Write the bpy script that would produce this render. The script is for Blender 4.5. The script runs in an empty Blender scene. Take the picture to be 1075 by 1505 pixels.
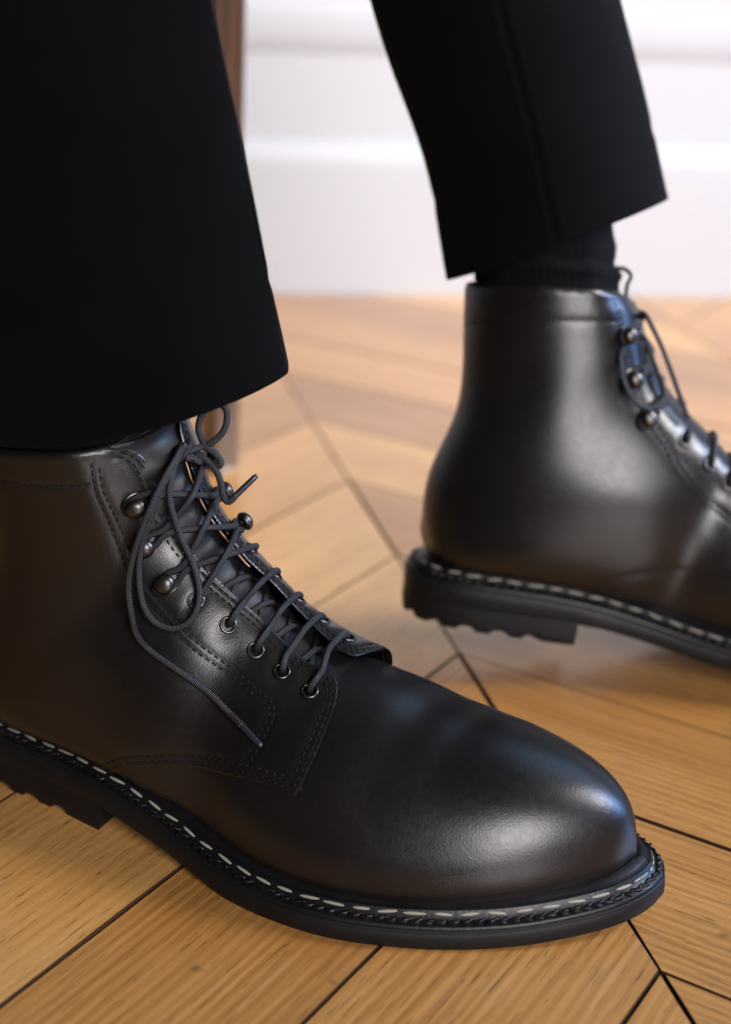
import bpy, bmesh, math, random
import numpy as np
from mathutils import Vector, Matrix
from mathutils.geometry import delaunay_2d_cdt

random.seed(4)
rng = np.random.default_rng(4)
scene = bpy.context.scene
COL = scene.collection
MM = 0.001

# ------------------------------------------------------------------ camera
FPX, PITCH, ROLL, CAM_H = 2411.0, 0.3542, math.radians(2.0), 0.360
cam = bpy.data.cameras.new('camera')
cam_ob = bpy.data.objects.new('camera', cam)
COL.objects.link(cam_ob)
cam.sensor_fit = 'VERTICAL'
cam.sensor_height = 36.0
cam.sensor_width = 36.0
cam.lens = FPX / 1505.0 * 36.0
cam.clip_start = 0.01
cam.clip_end = 50.0
cam_ob.matrix_world = (Matrix.Translation((0, 0, CAM_H)) @ Matrix.Rotation(math.pi / 2 - PITCH, 4, 'X')
                       @ Matrix.Rotation(ROLL, 4, 'Z'))
cam.dof.use_dof = True
cam.dof.focus_distance = 0.638
cam.dof.aperture_fstop = 5.4
scene.camera = cam_ob
scene.cycles.max_bounces = 6
scene.cycles.diffuse_bounces = 3
scene.cycles.glossy_bounces = 3
scene.cycles.use_adaptive_sampling = True
scene.cycles.adaptive_threshold = 0.02
scene.cycles.use_denoising = True
scene.cycles.sample_clamp_indirect = 4.0

# ------------------------------------------------------------------ light and exposure
world = bpy.data.worlds.new('World')
scene.world = world
world.use_nodes = True
world.node_tree.nodes['Background'].inputs[0].default_value = (0.95, 0.93, 0.95, 1)
world.node_tree.nodes['Background'].inputs[1].default_value = 0.04


def area_light(name, loc, target, sx, sy, power, color, spread=180):
    l = bpy.data.lights.new(name, 'AREA')
    l.shape = 'RECTANGLE'; l.size = sx; l.size_y = sy; l.energy = power; l.color = color; l.spread = math.radians(spread)
    o = bpy.data.objects.new(name, l)
    COL.objects.link(o)
    o.location = loc
    o.rotation_euler = (Vector(target) - Vector(loc)).to_track_quat('-Z', 'Y').to_euler()
    return o


area_light('window_light_right', (2.2, 1.0, 1.0), (0.1, 0.75, 0.1), 0.6, 1.2, 44, (0.17, 0.42, 1.0))
area_light('window_light_back', (0.95, 1.5, 1.35), (0.0, 1.1, 0.0), 0.9, 0.9, 2.0, (0.40, 0.66, 1.0), 110)
area_light('window_light_behind', (0.8, -1.2, 0.85), (0.05, 0.6, 0.15), 0.9, 1.05, 56, (1.0, 0.95, 0.98))
area_light('added_fill_side', (1.7, 0.9, 1.35), (-0.25, 1.5, 0.0), 0.9, 0.9, 14.5, (1.0, 0.94, 0.88), 57)  # added fill beam to brighten the wall and far floor, not a window

vs = scene.view_settings
vs.view_transform = 'Standard'
vs.look = 'None'
vs.exposure = 0.0
vs.gamma = 1.0
vs.use_curve_mapping = False
# ------------------------------------------------------------------ curves and boot surface (millimetres)
def catmull(P, n=12, closed=False):
    P = np.asarray(P, float)
    Q = np.vstack([P[-1], P, P[0], P[1]]) if closed else np.vstack([2 * P[0] - P[1], P, 2 * P[-1] - P[-2]])
    out = []
    for i in range(1, len(Q) - 2):
        a, b, c, d = Q[i - 1:i + 3]
        for t in np.arange(n) / n:
            out.append(.5 * (2 * b + (c - a) * t + (2 * a - 5 * b + 4 * c - d) * t * t + (-a + 3 * b - 3 * c + d) * t ** 3))
    if not closed:
        out.append(Q[-2])
    return np.array(out)


def resample(P, n, closed=False):
    P = np.asarray(P, float)
    Q = np.vstack([P, P[:1]]) if closed else P
    L = np.r_[0, np.cumsum(np.linalg.norm(np.diff(Q, axis=0), axis=1))]
    u = np.linspace(0, L[-1], n, endpoint=not closed)
    return np.stack([np.interp(u, L, Q[:, k]) for k in range(Q.shape[1])], 1)


def pchip(x, Y, xi):
    x = np.asarray(x, float); Y = np.asarray(Y, float); xi = np.asarray(xi, float)
    h = np.diff(x)[:, None]; d = np.diff(Y, axis=0) / h
    m = np.zeros_like(Y)
    w1 = 2 * h[1:] + h[:-1]; w2 = h[1:] + 2 * h[:-1]
    same = d[:-1] * d[1:] > 0
    with np.errstate(divide='ignore', invalid='ignore'):
        hm = (w1 + w2) / (w1 / d[:-1] + w2 / d[1:])
    m[1:-1] = np.where(same, hm, 0)
    m[0] = d[0]; m[-1] = d[-1]
    k = np.clip(np.searchsorted(x, xi) - 1, 0, len(x) - 2)
    H = h[k]; t = ((xi - x[k])[:, None]) / H
    return ((1 + 2 * t) * (1 - t) ** 2 * Y[k] + t * (1 - t) ** 2 * H * m[k]
            + t * t * (3 - 2 * t) * Y[k + 1] + t * t * (t - 1) * H * m[k + 1])


# outsole outline, right foot: x forward from the heel, y to the left (medial side positive)
LATP = [[0, 0], [2, -11], [8, -20], [19, -27], [38, -31.5], [62, -36], [84, -41.5], [120, -50.5], [150, -61], [175, -67.5], [200, -69],
        [222, -65], [245, -57], [268, -45.5], [286, -33], [300, -20.5], [308, -8], [311, 4]]
MEDP = [[0, 0], [2, 12], [8, 22], [19, 29], [38, 32.5], [78, 31.5], [120, 28], [160, 33], [195, 42.5], [215, 46],
        [240, 48], [262, 46.5], [282, 40], [297, 29.5], [307, 17], [311, 4]]
OUTLINE = np.vstack([catmull(LATP, 14)[:-1], catmull(MEDP, 14)[::-1][:-1]])   # closed: heel, lateral, toe, medial


def inset_outline(d, n=360):
    P = resample(OUTLINE, n, True)
    T = np.roll(P, -1, 0) - np.roll(P, 1, 0)
    T /= np.linalg.norm(T, axis=1)[:, None]
    N = np.stack([-T[:, 1], T[:, 0]], 1)          # inward for this winding
    w = np.clip((P[:, 0] - 255) / 50, 0, 1); w = w * w * (3 - 2 * w)     # wider ledge round the toe
    return P + N * (d - max(d - 6, 0) * -.22 * w)[:, None]


def z_bottom(x):
    x = np.asarray(x, float)
    z = np.interp(x, [0, 86, 156], [12, 12, 0])
    z = np.where(x > 156, 0, z)
    return z + 7 * np.clip((x - 235) / 76, 0, None) ** 2


def z_top(x):
    # height of the outsole's upper rim
    x = np.asarray(x, float)
    xs = np.arange(-20, 340, 2.0)
    b = z_bottom(xs) + np.interp(xs, [0, 84, 160, 320], [10.8, 9.8, 8, 8])
    k = np.ones(21) / 21
    b = np.convolve(np.pad(b, 10, mode='edge'), k, 'valid')
    return np.interp(x, xs, b)


def z_feather(x):
    return z_top(x) + 5.5


_F = inset_outline(10.8, 720)
_it = _F[:, 0].argmax(); _ih = _F[:, 0].argmin()
_lat = np.roll(_F, -_ih, 0)
_k = _lat[:, 0].argmax()
_L = _lat[:_k + 1]; _M = np.vstack([_lat[_k:], _lat[:1]])[::-1]


def feather(x):
    yl = np.interp(x, np.maximum.accumulate(_L[:, 0]), _L[:, 1])
    ym = np.interp(x, np.maximum.accumulate(_M[:, 0]), _M[:, 1])
    return yl, ym


XT, XH = _F[:, 0].max(), _F[:, 0].min()
# stations: base x, base z (None = on the feather line), crest x, crest z, crest y, widths at 30..150 degrees
ST = [
    (XT, None, XT, 19.5 + 4, 3.0, None),
    (XT - .6, None, XT - .6, 31, 3.0, None),
    (XT - 2, None, XT - 2, 36, 3.0, None),
    (XT - 5, None, XT - 5, 42, 3.0, None),
    (XT - 10, None, XT - 10, 47.5, 2.5, None),
    (XT - 18, None, XT - 18, 53, 2.0, None),
    (XT - 30, None, XT - 30, 58, 1.0, None),
    (XT - 48, None, XT - 48, 63, 0, None),
    (XT - 70, None, XT - 70, 66.5, 0, None),
    (212, None, 212, 70, 1, None),
    (190, None, 190, 75, 1.5, None),
    (168, None, 169, 79.5, 2.5, None),
    (148, None, 152, 88, 3, None),
    (128, None, 142.5, 96, 3, (1.05, 1.075, .965, .745, .41)),
    (108, None, 134.5, 103.5, 3, (37, 38.5, 37, 29, 15.5)),
    (80, None, 127.5, 110.5, 3, (35, 39, 38.5, 30.5, 16)),
    (50, None, 121.5, 117, 3, (34, 38.5, 39, 31.5, 17)),
    (28, None, 117, 123, 3, (32.5, 38, 38.5, 31.5, 17)),
    (XH + 3.5, None, 114, 128, 3, (26, 35.5, 38, 31.5, 17)),
    (5.5, 46, 111.5, 133.5, 3, (20, 33, 37.5, 31.5, 17)),
    (5.2, 64, 109.5, 139, 3, (17.5, 31, 36.5, 31.5, 17.5)),
    (11.5, 86, 107.5, 145, 3, (16.5, 30, 36, 32, 18)),
    (16.5, 104, 106, 150.5, 3, (16.5, 30.5, 36.5, 32.5, 18.5)),
    (15.5, 126, 104, 156.5, 3, (17, 31, 37, 33.5, 19)),
    (12, 146, 101, 162, 3, (17.5, 32, 38, 34.5, 19.5)),
    (11, 163, 98.5, 167.5, 3, (18, 32.5, 38.5, 35.5, 20)),
]
TH = np.radians([0, 30, 60, 90, 120, 150, 180])
rows = []
for (bx, bz, cx, cz, cy, w) in ST:
    yl, ym = feather(bx)
    wf = max((ym - yl) / 2, .3); yc = (ym + yl) / 2
    if bz is not None:
        wf, yc = 0.0, 0.0
    else:
        bz = float(z_feather(bx))
    if w is None:
        f = np.array([1.085, 1.13, 1.04, .825, .465])
        w = tuple(wf * f)
    elif w[0] < 2:
        w = tuple(wf * np.array(w))
    rows.append([bx, bz, yc, cx, cz, cy, wf, *w, 0.0])
rows = np.array(rows)
_u = np.r_[0, np.cumsum(np.hypot(*(np.diff(rows[:, [0, 1]], axis=0)).T) + np.hypot(*(np.diff(rows[:, [3, 4]], axis=0)).T) + .8)]
_u /= _u[-1]
NS, NT = 260, 161           # along, across (t from -1 lateral to +1 medial)
# denser near the toe
_s = np.linspace(0, 1, NS)
PAR = pchip(_u, rows, _s ** 1.25)
def _gs(a, sig):
    r = int(3 * sig) + 1
    g = np.exp(-.5 * (np.arange(-r, r + 1) / sig) ** 2); g /= g.sum()
    return np.convolve(np.pad(a, r, mode='reflect', reflect_type='odd'), g, 'valid')
_sm = np.stack([_gs(PAR[:, k], 6.0 if k in (3, 4, 5, 9, 10, 11) else 1.6) for k in range(PAR.shape[1])], 1)
_w = np.clip((np.arange(NS) - 40) / 25, 0, 1)[:, None]
PAR = PAR * (1 - _w) + _sm * _w
PAR[:, 12] = 0
tt = np.linspace(-1, 1, NT)
th = np.pi * (1 - np.abs(tt))
G = np.zeros((NS, NT, 3))
for i in range(NS):
    p = PAR[i]
    a = (1 - np.cos(th)) / 2
    hw = pchip(TH, p[6:13][:, None], th)[:, 0]
    # mild roundness at the crest
    yc = p[2] + (p[5] - p[2]) * a
    G[i, :, 0] = p[0] + (p[3] - p[0]) * a
    G[i, :, 2] = p[1] + (p[4] - p[1]) * a
    G[i, :, 1] = yc + np.sign(tt) * hw
# smooth the grid, keep its borders
for _ in range(50):
    H = G.copy()
    H[1:-1, 1:-1] = .5 * G[1:-1, 1:-1] + .125 * (G[2:, 1:-1] + G[:-2, 1:-1] + G[1:-1, 2:] + G[1:-1, :-2])
    # centre back is closed: lateral and medial borders meet there
    cb = np.linalg.norm(G[:, 0] - G[:, -1], axis=1) < 2.0
    cb[0] = cb[-1] = False; cb[:NS // 2] = False
    idx = np.where(cb)[0]
    m = .25 * (2 * G[idx, 0] + G[idx, 1] + G[idx, -2])
    H[idx, 0] = m; H[idx, -1] = m
    G = H
# the collar sits lower on the outer side of the ankle
_zz = np.clip((G[..., 2] - 95) / 72, 0, 1)
G[..., 2] += 0.15 * G[..., 1] * _zz
_q = np.clip(G[..., 2] - 82, 0, None)
G[..., 1] -= 0.15 * _q * _q / (_q + 30)      # the shafts lean outwards with the legs
# shallow flex creases across the vamp
def dent(G, p0, p1, depth, wid):
    p0 = np.array(p0, float); p1 = np.array(p1, float)
    d = p1 - p0; L = np.linalg.norm(d); d /= L
    q = G[..., :2] - p0
    al = q @ d; pe = q[..., 0] * -d[1] + q[..., 1] * d[0]
    e = np.exp(-(pe / wid) ** 2) * np.clip(al / L, 0, 1) ** .5 * np.clip(1 - al / L, 0, 1) ** .5 * 2
    e *= (G[..., 2] > 30)
    G[..., 2] -= depth * e
dent(G, (205, -52), (222, 40), 1.3, 9)
dent(G, (226, -40), (238, 36), .8, 8)

dS = np.gradient(G, axis=0); dT = np.gradient(G, axis=1)
NRM = np.cross(dT, dS)
NRM /= np.linalg.norm(NRM, axis=2)[..., None] + 1e-9
if NRM[NS // 4, NT // 2, 2] < 0:
    NRM = -NRM


def grid_at(A, s, t):
    """bilinear sample: s in 0..1 (row), t in -1..1 (column)"""
    s = np.asarray(s, float); t = np.asarray(t, float)
    fi = np.clip(s, 0, 1) * (NS - 1); fj = (np.clip(t, -1, 1) + 1) / 2 * (NT - 1)
    i = np.clip(fi.astype(int), 0, NS - 2); j = np.clip(fj.astype(int), 0, NT - 2)
    u = (fi - i)[..., None]; v = (fj - j)[..., None]
    return ((1 - u) * (1 - v) * A[i, j] + u * (1 - v) * A[i + 1, j] + (1 - u) * v * A[i, j + 1] + u * v * A[i + 1, j + 1])


def surf(s, t, off=0.0):
    n = grid_at(NRM, s, t); n = n / (np.linalg.norm(n, axis=-1)[..., None] + 1e-9)
    return grid_at(G, s, t) + n * (off if np.isscalar(off) else np.asarray(off)[..., None])

# ------------------------------------------------------------------ materials
def new_mat(name):
    m = bpy.data.materials.new(name)
    m.use_nodes = True
    nt = m.node_tree
    return m, nt, nt.nodes['Principled BSDF']


def nd(nt, t, **kw):
    n = nt.nodes.new(t)
    for k, v in kw.items():
        setattr(n, k, v)
    return n


def setin(n, **kw):
    for k, v in kw.items():
        n.inputs[k.replace('_', ' ')].default_value = v
    return n


def ramp(nt, stops):
    r = nd(nt, 'ShaderNodeValToRGB')
    e = r.color_ramp.elements
    e[0].position, e[0].color = stops[0][0], (*stops[0][1], 1)
    e[1].position, e[1].color = stops[-1][0], (*stops[-1][1], 1)
    for p, c in stops[1:-1]:
        k = e.new(p); k.color = (*c, 1)
    return r


def math_node(nt, op, a, b=None):
    n = nd(nt, 'ShaderNodeMath', operation=op)
    for i, v in enumerate((a, b)):
        if v is None:
            continue
        if isinstance(v, (int, float)):
            n.inputs[i].default_value = v
        else:
            nt.links.new(v, n.inputs[i])
    return n.outputs[0]


def noise(nt, vec, scale, detail=4, rough=.55, dist=0):
    n = nd(nt, 'ShaderNodeTexNoise')
    setin(n, Scale=scale, Detail=detail, Roughness=rough, Distortion=dist)
    if vec is not None:
        nt.links.new(vec, n.inputs['Vector'])
    return n.outputs['Fac']


def bump(nt, height, strength, dist, normal=None):
    b = nd(nt, 'ShaderNodeBump')
    setin(b, Strength=strength, Distance=dist)
    nt.links.new(height, b.inputs['Height'])
    if normal is not None:
        nt.links.new(normal, b.inputs['Normal'])
    return b.outputs['Normal']


def simple(name, col, rough, spec=.5, metal=0, bumpscale=None, bs=.2, bd=.0003, var=0.0):
    m, nt, p = new_mat(name)
    setin(p, Base_Color=(*col, 1), Roughness=rough, Metallic=metal)
    p.inputs['Specular IOR Level'].default_value = spec
    tc = nd(nt, 'ShaderNodeTexCoord').outputs['Object']
    if var:
        f = noise(nt, tc, 60, 5)
        r = ramp(nt, [(.3, tuple(c * (1 - var) for c in col)), (.7, tuple(min(1, c * (1 + var)) for c in col))])
        nt.links.new(f, r.inputs[0]); nt.links.new(r.outputs[0], p.inputs['Base Color'])
        rr = math_node(nt, 'MULTIPLY_ADD', f, .25)
        nt.nodes[-1].inputs[2].default_value = rough - .125
        nt.links.new(rr, p.inputs['Roughness'])
    if bumpscale:
        nt.links.new(bump(nt, noise(nt, tc, bumpscale, 3), bs, bd), p.inputs['Normal'])
    return m


def leather_mat(name, col, rough):
    m, nt, p = new_mat(name)
    tc = nd(nt, 'ShaderNodeTexCoord').outputs['Object']
    big = noise(nt, tc, 22, 4)
    r = ramp(nt, [(.32, tuple(c * .72 for c in col)), (.68, tuple(c * 1.3 for c in col))])
    nt.links.new(big, r.inputs[0]); nt.links.new(r.outputs[0], p.inputs['Base Color'])
    mid = noise(nt, tc, 380, 4)
    ro = math_node(nt, 'MULTIPLY_ADD', mid, .16)
    nt.nodes[-1].inputs[2].default_value = rough - .08
    ro2 = math_node(nt, 'MULTIPLY_ADD', big, .05)
    nt.nodes[-1].inputs[2].default_value = -.025
    nt.links.new(math_node(nt, 'ADD', ro, ro2), p.inputs['Roughness'])
    p.inputs['Specular IOR Level'].default_value = .5
    vor = nd(nt, 'ShaderNodeTexVoronoi', feature='F1')
    setin(vor, Scale=1300); nt.links.new(tc, vor.inputs['Vector'])
    n1 = bump(nt, vor.outputs['Distance'], .17, .0002)
    n2 = bump(nt, noise(nt, tc, 320, 3), .025, .0004, n1)
    n3 = bump(nt, noise(nt, tc, 24, 1), .03, .0022, n2)
    nt.links.new(n3, p.inputs['Normal'])
    # faint dust and scuffs: sparse pale specks
    sp = noise(nt, tc, 1500, 1)
    k = ramp(nt, [(.82, (0, 0, 0)), (.85, (1, 1, 1))]); nt.links.new(sp, k.inputs[0])
    mix = nd(nt, 'ShaderNodeMix', data_type='RGBA')
    mix.inputs[7].default_value = (.10, .09, .085, 1)
    nt.links.new(math_node(nt, 'MULTIPLY', k.outputs[0], .6), mix.inputs[0])
    nt.links.new(r.outputs[0], mix.inputs[6]); nt.links.new(mix.outputs[2], p.inputs['Base Color'])
    return m


def lace_mat():
    m, nt, p = new_mat('waxed_lace')
    setin(p, Base_Color=(.009, .009, .012, 1), Roughness=.5)
    uv = nd(nt, 'ShaderNodeUVMap').outputs[0]
    sep = nd(nt, 'ShaderNodeSeparateXYZ'); nt.links.new(uv, sep.inputs[0])
    u, v = sep.outputs[0], sep.outputs[1]
    a = math_node(nt, 'SINE', math_node(nt, 'ADD', math_node(nt, 'MULTIPLY', u, 4.2), math_node(nt, 'MULTIPLY', v, 25.13)))
    b = math_node(nt, 'SINE', math_node(nt, 'SUBTRACT', math_node(nt, 'MULTIPLY', u, 4.2), math_node(nt, 'MULTIPLY', v, 25.13)))
    h = math_node(nt, 'MULTIPLY', a, b)
    nt.links.new(bump(nt, h, .55, .00025), p.inputs['Normal'])
    r = ramp(nt, [(0, (.0022, .0022, .003)), (1, (.008, .008, .011))])
    nt.links.new(math_node(nt, 'MULTIPLY_ADD', h, .5), r.inputs[0]); nt.nodes[-2 if False else -1]
    for n in nt.nodes:
        if n.type == 'MATH' and n.operation == 'MULTIPLY_ADD':
            n.inputs[2].default_value = .5
    nt.links.new(r.outputs[0], p.inputs['Base Color'])
    return m


def cloth_mat(name, col, rough, weave):
    m, nt, p = new_mat(name)
    setin(p, Base_Color=(*col, 1), Roughness=rough)
    p.inputs['Specular IOR Level'].default_value = .06
    p.inputs['Sheen Weight'].default_value = .03
    p.inputs['Sheen Roughness'].default_value = .5
    p.inputs['Sheen Tint'].default_value = (.35, .36, .42, 1)
    uv = nd(nt, 'ShaderNodeUVMap').outputs[0]
    sep = nd(nt, 'ShaderNodeSeparateXYZ'); nt.links.new(uv, sep.inputs[0])
    a = math_node(nt, 'SINE', math_node(nt, 'ADD', math_node(nt, 'MULTIPLY', sep.outputs[0], weave), math_node(nt, 'MULTIPLY', sep.outputs[1], weave)))
    tc = nd(nt, 'ShaderNodeTexCoord').outputs['Object']
    f = noise(nt, tc, 2600, 2)
    h = math_node(nt, 'ADD', math_node(nt, 'MULTIPLY', a, .5), f)
    nt.links.new(bump(nt, h, .5, .0003), p.inputs['Normal'])
    big = noise(nt, tc, 30, 5)
    r = ramp(nt, [(.3, tuple(c * .75 for c in col)), (.7, tuple(c * 1.35 for c in col))])
    nt.links.new(big, r.inputs[0])
    lint = noise(nt, tc, 900, 0)
    k = ramp(nt, [(.90, (0, 0, 0)), (.93, (1, 1, 1))]); nt.links.new(lint, k.inputs[0])
    mix = nd(nt, 'ShaderNodeMix', data_type='RGBA')
    mix.inputs[7].default_value = (.05, .05, .055, 1)
    nt.links.new(math_node(nt, 'MULTIPLY', k.outputs[0], .4), mix.inputs[0])
    nt.links.new(r.outputs[0], mix.inputs[6]); nt.links.new(mix.outputs[2], p.inputs['Base Color'])
    return m


def oak_mat():
    m, nt, p = new_mat('oiled_oak')
    tc = nd(nt, 'ShaderNodeTexCoord').outputs['Object']
    oi = nd(nt, 'ShaderNodeObjectInfo').outputs['Random']
    # every plank is cut from another place in the tree
    cx = nd(nt, 'ShaderNodeCombineXYZ')
    for i, k in enumerate((7.31, 3.77, 5.13)):
        nt.links.new(math_node(nt, 'MULTIPLY', oi, k), cx.inputs[i])
    add = nd(nt, 'ShaderNodeVectorMath', operation='ADD')
    nt.links.new(tc, add.inputs[0]); nt.links.new(cx.outputs[0], add.inputs[1])
    P = add.outputs[0]

    def stretched(sx, sy):
        mp = nd(nt, 'ShaderNodeMapping'); mp.inputs['Scale'].default_value = (sx, sy, sy)
        nt.links.new(P, mp.inputs[0]); return mp.outputs[0]
    warp = noise(nt, stretched(2.5, 14), 1, 3)
    grain = noise(nt, stretched(6, 300), 1, 4, .6, 1.0)
    fine = noise(nt, stretched(48, 950), 1, 3, .65, .5)
    # cathedral figure: rings of a slightly bent trunk
    mp = nd(nt, 'ShaderNodeMapping'); mp.inputs['Scale'].default_value = (1.1, 9.0, 9.0)
    nt.links.new(P, mp.inputs[0])
    wv = nd(nt, 'ShaderNodeTexWave', wave_type='BANDS', bands_direction='Y')
    setin(wv, Scale=7.0, Distortion=7.0, Detail=2.0); wv.inputs['Detail Scale'].default_value = .7
    nt.links.new(mp.outputs[0], wv.inputs['Vector'])
    t = math_node(nt, 'ADD', math_node(nt, 'MULTIPLY', grain, .42), math_node(nt, 'MULTIPLY', wv.outputs['Fac'], .12))
    t = math_node(nt, 'ADD', t, math_node(nt, 'MULTIPLY', warp, .42))
    t = math_node(nt, 'ADD', t, math_node(nt, 'MULTIPLY_ADD', oi, .32))
    for n in nt.nodes:
        if n.type == 'MATH' and n.operation == 'MULTIPLY_ADD':
            n.inputs[2].default_value = -.14
    r = ramp(nt, [(.18, (.18, .068, .014)), (.40, (.34, .150, .038)), (.60, (.50, .245, .070)), (.88, (.64, .37, .13))])
    nt.links.new(t, r.inputs[0])
    pores = ramp(nt, [(.35, (1, 1, 1)), (.42, (0, 0, 0))]); nt.links.new(fine, pores.inputs[0])
    mix = nd(nt, 'ShaderNodeMix', data_type='RGBA')
    mix.inputs[7].default_value = (.075, .034, .012, 1)
    nt.links.new(math_node(nt, 'MULTIPLY', pores.outputs[0], .58), mix.inputs[0])
    nt.links.new(r.outputs[0], mix.inputs[6])
    # small dark marks
    wn = noise(nt, P, 55, 2)
    mk = ramp(nt, [(.735, (0, 0, 0)), (.775, (1, 1, 1))]); nt.links.new(wn, mk.inputs[0])
    mix2 = nd(nt, 'ShaderNodeMix', data_type='RGBA')
    mix2.inputs[7].default_value = (.045, .03, .02, 1)
    nt.links.new(math_node(nt, 'MULTIPLY', mk.outputs[0], .45), mix2.inputs[0])
    nt.links.new(mix.outputs[2], mix2.inputs[6]); nt.links.new(mix2.outputs[2], p.inputs['Base Color'])
    rg = math_node(nt, 'ADD', math_node(nt, 'MULTIPLY', noise(nt, P, 26, 4), .20), .22)
    nt.links.new(rg, p.inputs['Roughness'])
    p.inputs['Specular IOR Level'].default_value = .5
    hh = math_node(nt, 'SUBTRACT', math_node(nt, 'MULTIPLY', grain, .6), math_node(nt, 'MULTIPLY', pores.outputs[0], .7))
    p.inputs['Coat Weight'].default_value = .55
    p.inputs['Coat Roughness'].default_value = .24
    n1 = bump(nt, hh, .24, .0004)
    n2 = bump(nt, noise(nt, P, 9, 2), .06, .004, n1)
    nt.links.new(n2, p.inputs['Normal'])
    return m


def wood_dark_mat():
    m, nt, p = new_mat('varnished_brown_wood')
    tc = nd(nt, 'ShaderNodeTexCoord').outputs['Object']
    mp = nd(nt, 'ShaderNodeMapping'); mp.inputs['Scale'].default_value = (140, 140, 6)
    nt.links.new(tc, mp.inputs[0])
    g = noise(nt, mp.outputs[0], 1, 5, .6, 1)
    r = ramp(nt, [(.3, (.040, .020, .011)), (.7, (.10, .050, .026))]); nt.links.new(g, r.inputs[0])
    nt.links.new(r.outputs[0], p.inputs['Base Color'])
    setin(p, Roughness=.25)
    p.inputs['Coat Weight'].default_value = 1.0
    p.inputs['Coat Roughness'].default_value = .15
    nt.links.new(bump(nt, g, .1, .0005), p.inputs['Normal'])
    return m


LEATHER = leather_mat('dark_brown_calf_leather', (.0066, .0053, .0050), .33)
LEATHER_T = leather_mat('soft_tongue_leather', (.0065, .0060, .0064), .48)
LEATHER_T.node_tree.nodes['Principled BSDF'].inputs['Specular IOR Level'].default_value = .3
RUBBER = simple('black_rubber', (.0060, .0058, .0062), .52, spec=.22, bumpscale=420, bs=.25, bd=.0004, var=.25)
WELT = simple('waxed_black_welt', (.0045, .0045, .0052), .40, spec=.35, bumpscale=700, bs=.4, bd=.0004, var=.2)
THREAD_D = simple('dark_thread', (.0030, .0026, .0026), .75, spec=.25)
THREAD_W = simple('natural_linen_thread', (.29, .27, .225), .8, bumpscale=2500, bs=.5, bd=.0002, var=.25)
METAL = simple('gunmetal', (.095, .088, .084), .38, metal=1, bumpscale=500, bs=.08, bd=.0003, var=.15)
METAL_D = simple('blackened_brass', (.085, .078, .074), .32, metal=1, var=.2)
TAN = simple('raw_tan_edge', (.33, .20, .11), .7, bumpscale=900, bs=.3)
LACE = lace_mat()
AGLET = simple('lace_tip_plastic', (.018, .02, .028), .22)
WOOL = cloth_mat('black_wool', (.0016, .0016, .0019), .9, 7.0)
KNIT = cloth_mat('black_knit', (.0034, .0034, .0042), .85, 3.0)
OAK = oak_mat()
SUBFLOOR = simple('dark_joint_filler', (.040, .020, .009), .9, spec=.1, bumpscale=300)
PAINT = simple('white_satin_paint', (.45, .455, .465), .42, bumpscale=60, bs=.06, bd=.001)
BROWN = wood_dark_mat()
GLIDE = simple('worn_metal_glide', (.35, .34, .33), .4, metal=1)


# ------------------------------------------------------------------ object helpers
def tag(o, label=None, cat=None, kind=None, group=None):
    if label: o['label'] = label
    if cat: o['category'] = cat
    if kind: o['kind'] = kind
    if group: o['group'] = group
    return o


def mesh_data(name, V, F, mat, smooth=True, uvs=None, sharp=None):
    me = bpy.data.meshes.new(name)
    me.from_pydata(np.asarray(V, float).tolist(), [], [tuple(int(i) for i in f) for f in F])
    if smooth:
        me.polygons.foreach_set('use_smooth', [True] * len(me.polygons))
    if uvs is not None:
        l = me.uv_layers.new(name='UVMap')
        idx = np.zeros(len(me.loops), int); me.loops.foreach_get('vertex_index', idx)
        l.data.foreach_set('uv', np.asarray(uvs, float)[idx].ravel())
    me.materials.append(mat)
    me.update()
    if sharp and smooth:
        me.set_sharp_from_angle(angle=math.radians(sharp))
    return me


def link(name, me, parent=None):
    o = bpy.data.objects.new(name, me)
    COL.objects.link(o)
    if parent is not None:
        o.parent = parent
    return o


def empty(name, mw):
    o = bpy.data.objects.new(name, None)
    o.empty_display_size = .02
    COL.objects.link(o)
    o.matrix_world = mw
    return o


def tube_geo(P, r, sides=10, step=1.0, closed=False, taper=None, smooth_n=10):
    """round cord along points; returns V, F, UV (u = length in mm, v = 0..1 round)"""
    P = np.asarray(P, float)
    C = catmull(P, smooth_n, closed)
    L = np.linalg.norm(np.diff(np.vstack([C, C[:1]]) if closed else C, axis=0), axis=1).sum()
    n = max(4, int(L / step))
    C = resample(C, n, closed)
    T = (np.roll(C, -1, 0) - np.roll(C, 1, 0)) if closed else np.gradient(C, axis=0)
    T /= np.linalg.norm(T, axis=1)[:, None] + 1e-9
    up = np.array([.31, .52, .79]); N = np.zeros_like(C)
    v = np.cross(T[0], up); v /= np.linalg.norm(v); N[0] = v
    for i in range(1, n):
        v = N[i - 1] - T[i] * (N[i - 1] @ T[i]); N[i] = v / np.linalg.norm(v)
    Bn = np.cross(T, N)
    a = np.linspace(0, 2 * np.pi, sides, endpoint=False)
    rr = np.full(n, r, float) if taper is None else r * np.interp(np.linspace(0, 1, n), *taper)
    V = C[:, None] + rr[:, None, None] * (np.cos(a)[None, :, None] * N[:, None] + np.sin(a)[None, :, None] * Bn[:, None])
    V = V.reshape(-1, 3)
    ul = np.linspace(0, L, n)
    UV = np.stack([np.repeat(ul, sides), np.tile(np.abs(np.linspace(-1, 1, sides, endpoint=False)), n)], 1)
    F = []
    for i in range(n if closed else n - 1):
        k = (i + 1) % n
        for j in range(sides):
            j2 = (j + 1) % sides
            F.append((i * sides + j, i * sides + j2, k * sides + j2, k * sides + j))
    if not closed:
        F.append(tuple(range(sides))[::-1]); F.append(tuple((n - 1) * sides + j for j in range(sides)))
    return V, F, UV


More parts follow.
